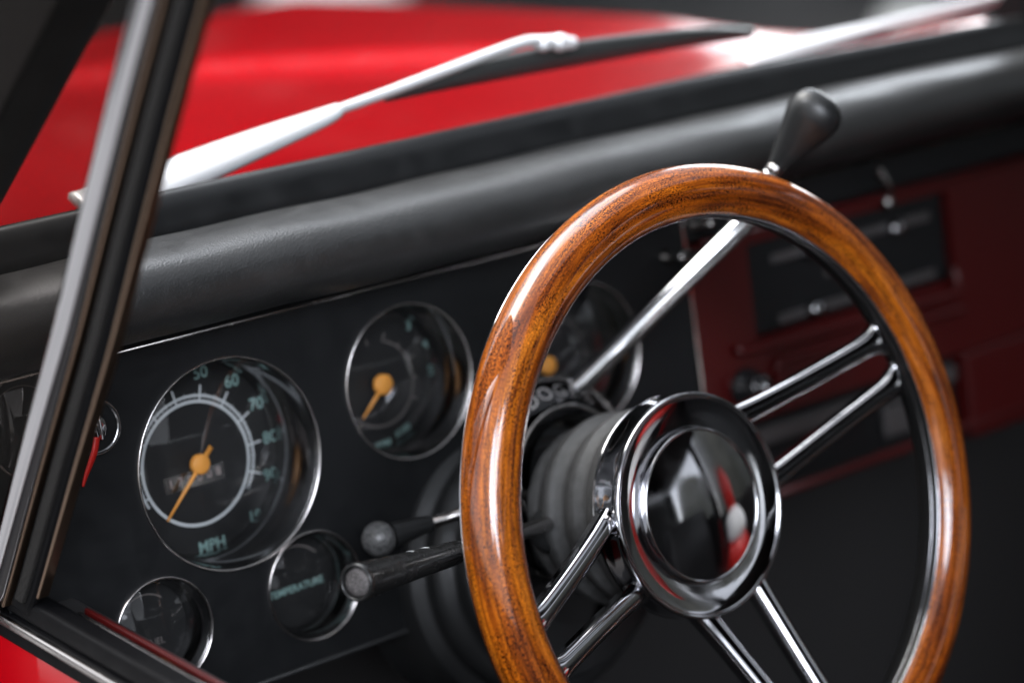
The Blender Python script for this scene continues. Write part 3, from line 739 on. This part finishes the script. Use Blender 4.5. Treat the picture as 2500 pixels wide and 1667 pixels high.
ws2 = root('wiper_stalk', (-.04, .133, -.026), 'grey stalk with a round worn knob at its tip, further of the two stalks', 'stalk')
A = Vector((-.030, .1330, -.0245)); B = Vector((-.1504, .147, -.0296)); dr = (B-A); ln = dr.length; dr.normalize()
kx = Vector((0, 0, 1)); kx = (kx-dr*kx.dot(dr)).normalized(); SM = Matrix((kx, dr.cross(kx), dr)).transposed().to_4x4(); SM.translation = A
bm = bmesh.new(); tube(bm, [along(0), along(ln*.74)], .0036, 20); part('stalk_rod', bm, M['chrome_dim'], ws2, 'world')
bm = bmesh.new(); lathe(bm, smooth_pts([(.0034, ln*.70), (.0048, ln*.705), (.0055, ln*.74), (.0068, ln*.84), (.0078, ln*.93)], 4), 40, mat4=SM); part('stalk_grip', bm, M['rubber'], ws2, 'world')
bm = bmesh.new(); lathe(bm, [(.0107*math.sin(math.pi*k/24)+.0001, ln-.0105*math.cos(math.pi*k/24)) for k in range(25)], 48, mat4=SM); part('ball_knob', bm, M['ball'], ws2, 'world')

# ================================================================== WIPERS outside the glass
wpn = Vector((0, -.82, -.573)).normalized()*-1
def rect(w, h, b=.3): return [(-w, -h), (w, -h), (w, h*b), (w*.7, h), (-w*.7, h), (-w, h*b)]
UPW = Vector((0, -.573, .82)) ; UPW = Vector((0, .573, .82)).normalized()
w1 = root('windscreen_wiper', (-.2483, .306, .1615), 'near windscreen wiper, broad bright arm carrying a black blade across the glass', 'wiper', group='windscreen wipers')
def armsweep(pts, ws, h=.004):
    P = smooth_pts([(*p, w) for p, w in zip(pts, ws)], 6)
    bm = bmesh.new(); sweep(bm, [p[:3] for p in P], [rect(p[3], h*(.5+.5*p[3]/max(ws))) for p in P], up=Vector((0, -.35, .94))); return bm
part('wiper_arm', armsweep([(-.248, .307, .1600), (-.2147, .3068, .1603), (-.1835, .3019, .1673), (-.1257, .2923, .181), (-.0838, .2859, .1901), (-.0721, .2834, .1937)], [.0110, .0145, .0150, .0112, .0070, .0045]), M['wiper'], w1, 'world')
part('wiper_link', armsweep([(-.0760, .2840, .1928), (-.0408, .2796, .1991), (-.003, .2743, .2068), (.0587, .2658, .2188), (.0800, .268, .2165), (.0993, .2695, .2136)], [.0030, .0030, .0032, .0034, .0045, .0050], .003), M['wiper'], w1, 'world')
bm = bmesh.new()
for x, y, z, r in ((.0800, .266, .2150, .0060), (.0960, .268, .2135, .0075), (.1080, .271, .2110, .0055)):
    lathe(bm, [(r*math.sin(math.pi*k/12)+.0001, -r*.8*math.cos(math.pi*k/12)) for k in range(13)], 20, mat4=T(x, y, z))
part('wiper_joint', bm, M['wiper'], w1, 'world')
def blade(parent, pts, ws):
    P = smooth_pts([(*p, w) for p, w in zip(pts, ws)], 6)
    bm = bmesh.new(); sweep(bm, [p[:3] for p in P], [[(-.003, -p[3]), (.003, -p[3]), (.0035, p[3]*.2), (.0028, p[3]), (-.0028, p[3]), (-.0035, p[3]*.2)] for p in P], up=Vector((0, -.35, .94)))
    return part('wiper_blade', bm, M['blade'], parent, 'world')
blade(w1, [(-.0398, .2809, .1973), (.001, .2783, .2005), (.0553, .2772, .2016), (.1125, .278, .2010), (.1935, .2798, .1975), (.2459, .2833, .1935), (.2947, .2877, .1875)], [.0035, .0062, .0078, .0085, .0072, .0058, .0030])
w2 = root('windscreen_wiper', (.3267, .3092, .1569), 'far windscreen wiper, pale blurred arm at the right end of the bonnet', 'wiper', group='windscreen wipers')
part('wiper_arm', armsweep([(.315, .309, .1565), (.3479, .3058, .1617), (.374, .3045, .1636), (.4376, .3022, .1669), (.4993, .3004, .1695), (.5585, .2988, .1717), (.632, .2943, .1781)], [.0085, .0115, .0100, .0060, .0048, .0038, .003], .005), M['wiper'], w2, 'world')

# ================================================================== SEATS and gnome stand-in (only seen mirrored in the chrome)
def seat(x0, x1, label):
    s = root('seat', ((x0+x1)/2, -.75, -.72), label, parent=car)
    bm = bmesh.new(); box(bm, (x0, -1.0, -.55), (x1, -.42, -.36)); part('seat_cushion', bm, M['seat'], s, 'world', bevel=.05)
    bm = bmesh.new(); box(bm, (x0, -1.14, -.40), (x1, -.98, .16)); bm.transform(T(0, -.95, -.4) @ Matrix.Rotation(R(10), 4, 'X') @ T(0, .95, .4)); part('seat_back', bm, M['seat'], s, 'world', bevel=.05)
    return s
seat(.50, 1.02, 'black passenger seat mirrored in the chrome horn button')
seat(-.26, .26, 'black driver seat facing the steering wheel')

cu = root('toy_figure', (.80, -.52, -.36), 'red and white stand-in for a small gnome on the passenger seat, mirrored in the horn button', 'toy_figure')  # rounded stand-in for the small gnome mirrored in the hub
def blob(name, x, y, z, sx, sy, sz, m):
    bm = bmesh.new(); bmesh.ops.create_icosphere(bm, subdivisions=3, radius=1)
    for v in bm.verts: v.co *= 1+.12*noise.noise(v.co*2+Vector((z*9, 0, 0)))
    bm.transform(Matrix.Diagonal((sx, sy, sz, 1))); bm.transform(T(x, y, z)); return part(name, bm, m, cu, 'world')
blob('red_blob', .80, -.52, -.24, .10, .10, .13, M['redcloth'])
blob('white_band', .80, -.52, -.10, .085, .085, .09, M['white'])
blob('red_blob', .80, -.53, .06, .045, .045, .13, M['redcloth'])

# ================================================================== OUTSIDE
def gmat():
    m = mat('asphalt', (.03, .03, .03), .9, 0, .08)
    c = ramp(m, noise_tex(m, 1.2, 8), [(.35, (.015, .015, .016)), (.65, (.04, .038, .036))]); L(m, c, bsdf(m).inputs['Base Color']); return m
bm = bmesh.new(); s = 120
bm.faces.new([bm.verts.new(c) for c in ((-s, -s, -1.02), (s, -s, -1.02), (s, s, -1.02), (-s, s, -1.02))])
tag(part('ground', bm, gmat(), smooth=False), kind='structure')
conc = mat('pale_concrete', (.5, .5, .49), .8)
c = ramp(conc, noise_tex(conc, 2, 8), [(.35, (.16, .16, .158)), (.65, (.27, .265, .26))]); L(conc, c, bsdf(conc).inputs['Base Color'])
bm = bmesh.new(); box(bm, (-2.9, -14, -1.02), (-1.15, 30, -.90))
tag(part('pavement', bm, conc, smooth=False, bevel=.01), kind='structure')
leafm = mat('leaves', (.05, .075, .025), .6)
c = ramp(leafm, noise_tex(leafm, 3, 3), [(.3, (.004, .005, .003)), (.7, (.014, .016, .008))]); L(leafm, c, bsdf(leafm).inputs['Base Color'])
bark = mat('bark', (.06, .042, .03), .9)
def tree(x, y, h, rad, seed, label):
    rnd = random.Random(seed); t = root('tree', (x, y, -1.02), label, 'tree', group='dark trees beyond the bonnet')
    bm = bmesh.new(); tube(bm, [(0, 0, 0), (.1, 0, h*.3), (.0, .1, h*.6), (.1, .1, h*.85)], [.22, .17, .11, .04], 10)
    for k in range(5):
        a = rnd.uniform(0, 6.28); zz = h*rnd.uniform(.3, .6)
        tube(bm, [(0, .05, zz), (math.cos(a)*rad*.4, math.sin(a)*rad*.4, zz+h*.12), (math.cos(a)*rad*.7, math.sin(a)*rad*.7, zz+h*.2)], [.07, .05, .02], 6)
    part('trunk', bm, bark, t)
    bm = bmesh.new(); cl = [(rnd.uniform(-.6, .6)*rad, rnd.uniform(-.6, .6)*rad, h*rnd.uniform(.12, .92), rad*rnd.uniform(.35, .6)) for _ in range(18)]
    for k in range(2600):
        c0 = rnd.choice(cl); d = Vector((rnd.gauss(0, 1), rnd.gauss(0, 1), rnd.gauss(0, 1))).normalized()*c0[3]*rnd.uniform(.5, 1.05)
        p = Vector(c0[:3])+d; p.z = max(.05, p.z)
        q = Matrix.Rotation(rnd.uniform(0, 6.28), 3, Vector((rnd.gauss(0, 1), rnd.gauss(0, 1), rnd.gauss(0, 1))).normalized()); s = rnd.uniform(.10, .2)
        bm.faces.new([bm.verts.new(p+q @ Vector(v)*s) for v in ((-1, 0, 0), (0, -.5, .1), (1, 0, 0), (0, .5, .1))])
    part('crown', bm, leafm, t, smooth=False)
for i, (az_, dist, h, rad) in enumerate(((18, 9, 5.5, 2.2), (27, 8.5, 6, 2.3), (36, 9, 5.6, 2.2), (4, 10, 6.5, 2.5), (84, 11, 5.5, 2.4), (72, 10, 6, 2.6))):
    a = R(az_); tree(dist*math.sin(a)-.99, dist*math.cos(a)-.97, h, rad, 10+i, ['dark leafy tree left of centre beyond the bonnet', 'dark leafy tree beyond the middle of the bonnet', 'dark leafy tree beyond the right of the bonnet', 'tall dark tree far out on the left', 'slimmer dark tree out beyond the far side of the car', 'broad dark tree beside the passenger window'][i])
def hedge(x0, y0, x1, y1, h, w, seed, label):  # added foliage walls that darken the reflections in bonnet and hub
    rnd = random.Random(seed); d = Vector((x1-x0, y1-y0, 0)); ln = d.length; d.normalize(); nn = Vector((-d.y, d.x, 0))
    t = root('hedge', (x0, y0, -1.02), label, 'hedge', group='dark hedges added round the car to darken reflections')
    bm = bmesh.new(); n = int(ln/.35)
    def hf(u, v):
        a = v*math.pi; k = noise.noise(Vector((u*ln*.9, v*5, seed)))*.25+noise.noise(Vector((u*ln*3, v*14, seed)))*.12+noise.noise(Vector((u*ln*.5, 3, seed)))*1.5
        return d*(u*ln)+nn*((w+min(.4, max(-.2, k)))*math.cos(a)*.9)+Vector((0, 0, max(0, (h+k)*min(1, 1.25*math.sin(a))**.6)))
    grid(bm, hf, n, 22); part('foliage', bm, leafm, t)
    bm = bmesh.new()
    for k in range(int(ln*170)):
        u, v = rnd.random(), rnd.uniform(.02, .98); p = hf(u, v)+Vector((rnd.gauss(0, .05), rnd.gauss(0, .05), rnd.gauss(0, .05))); p.z = max(p.z, .03)
        q = Matrix.Rotation(rnd.uniform(0, 6.28), 3, Vector((rnd.gauss(0, 1), rnd.gauss(0, 1), rnd.gauss(0, 1))).normalized()); s = rnd.uniform(.05, .1)
        bm.faces.new([bm.verts.new(p+q @ Vector(c)*s) for c in ((-1, 0, 0), (0, -.5, .1), (1, 0, 0), (0, .5, .1))])
    tag(part('leaves', bm, leafm, t, smooth=False), kind='stuff')
hedge(-2.5, 9.4, 5.3, 5.75, 4.6, .5, 1, 'tall dark hedge added ahead of the bonnet to darken its reflections')
hedge(6.6, 2.6, 6.6, -9.0, 3.6, .6, 2, 'unseen dark hedge added alongside the far passenger window to darken the hub')
stone = mat('pale_stone', (.55, .55, .52), .8)
def rock(x, y, z, sx, sy, sz, label, seed):
    bm = bmesh.new(); bmesh.ops.create_icosphere(bm, subdivisions=3, radius=1)
    for v in bm.verts: v.co *= 1+.18*noise.noise(v.co*1.6+Vector((seed, 0, 0)))
    bm.transform(Matrix.Diagonal((sx, sy, sz, 1))); o = part('boulder', bm, stone)
    o.location = (x, y, z); tag(o, label, 'boulder', 'pale boulders on the ground')
rock(3.35, 5.0, -.98, .24, .16, .12, 'pale boulder at the top edge beyond the middle of the bonnet', 1)
rock(4.45, 3.72, -.99, .11, .09, .06, 'pale boulder beyond the far wiper arm', 2)
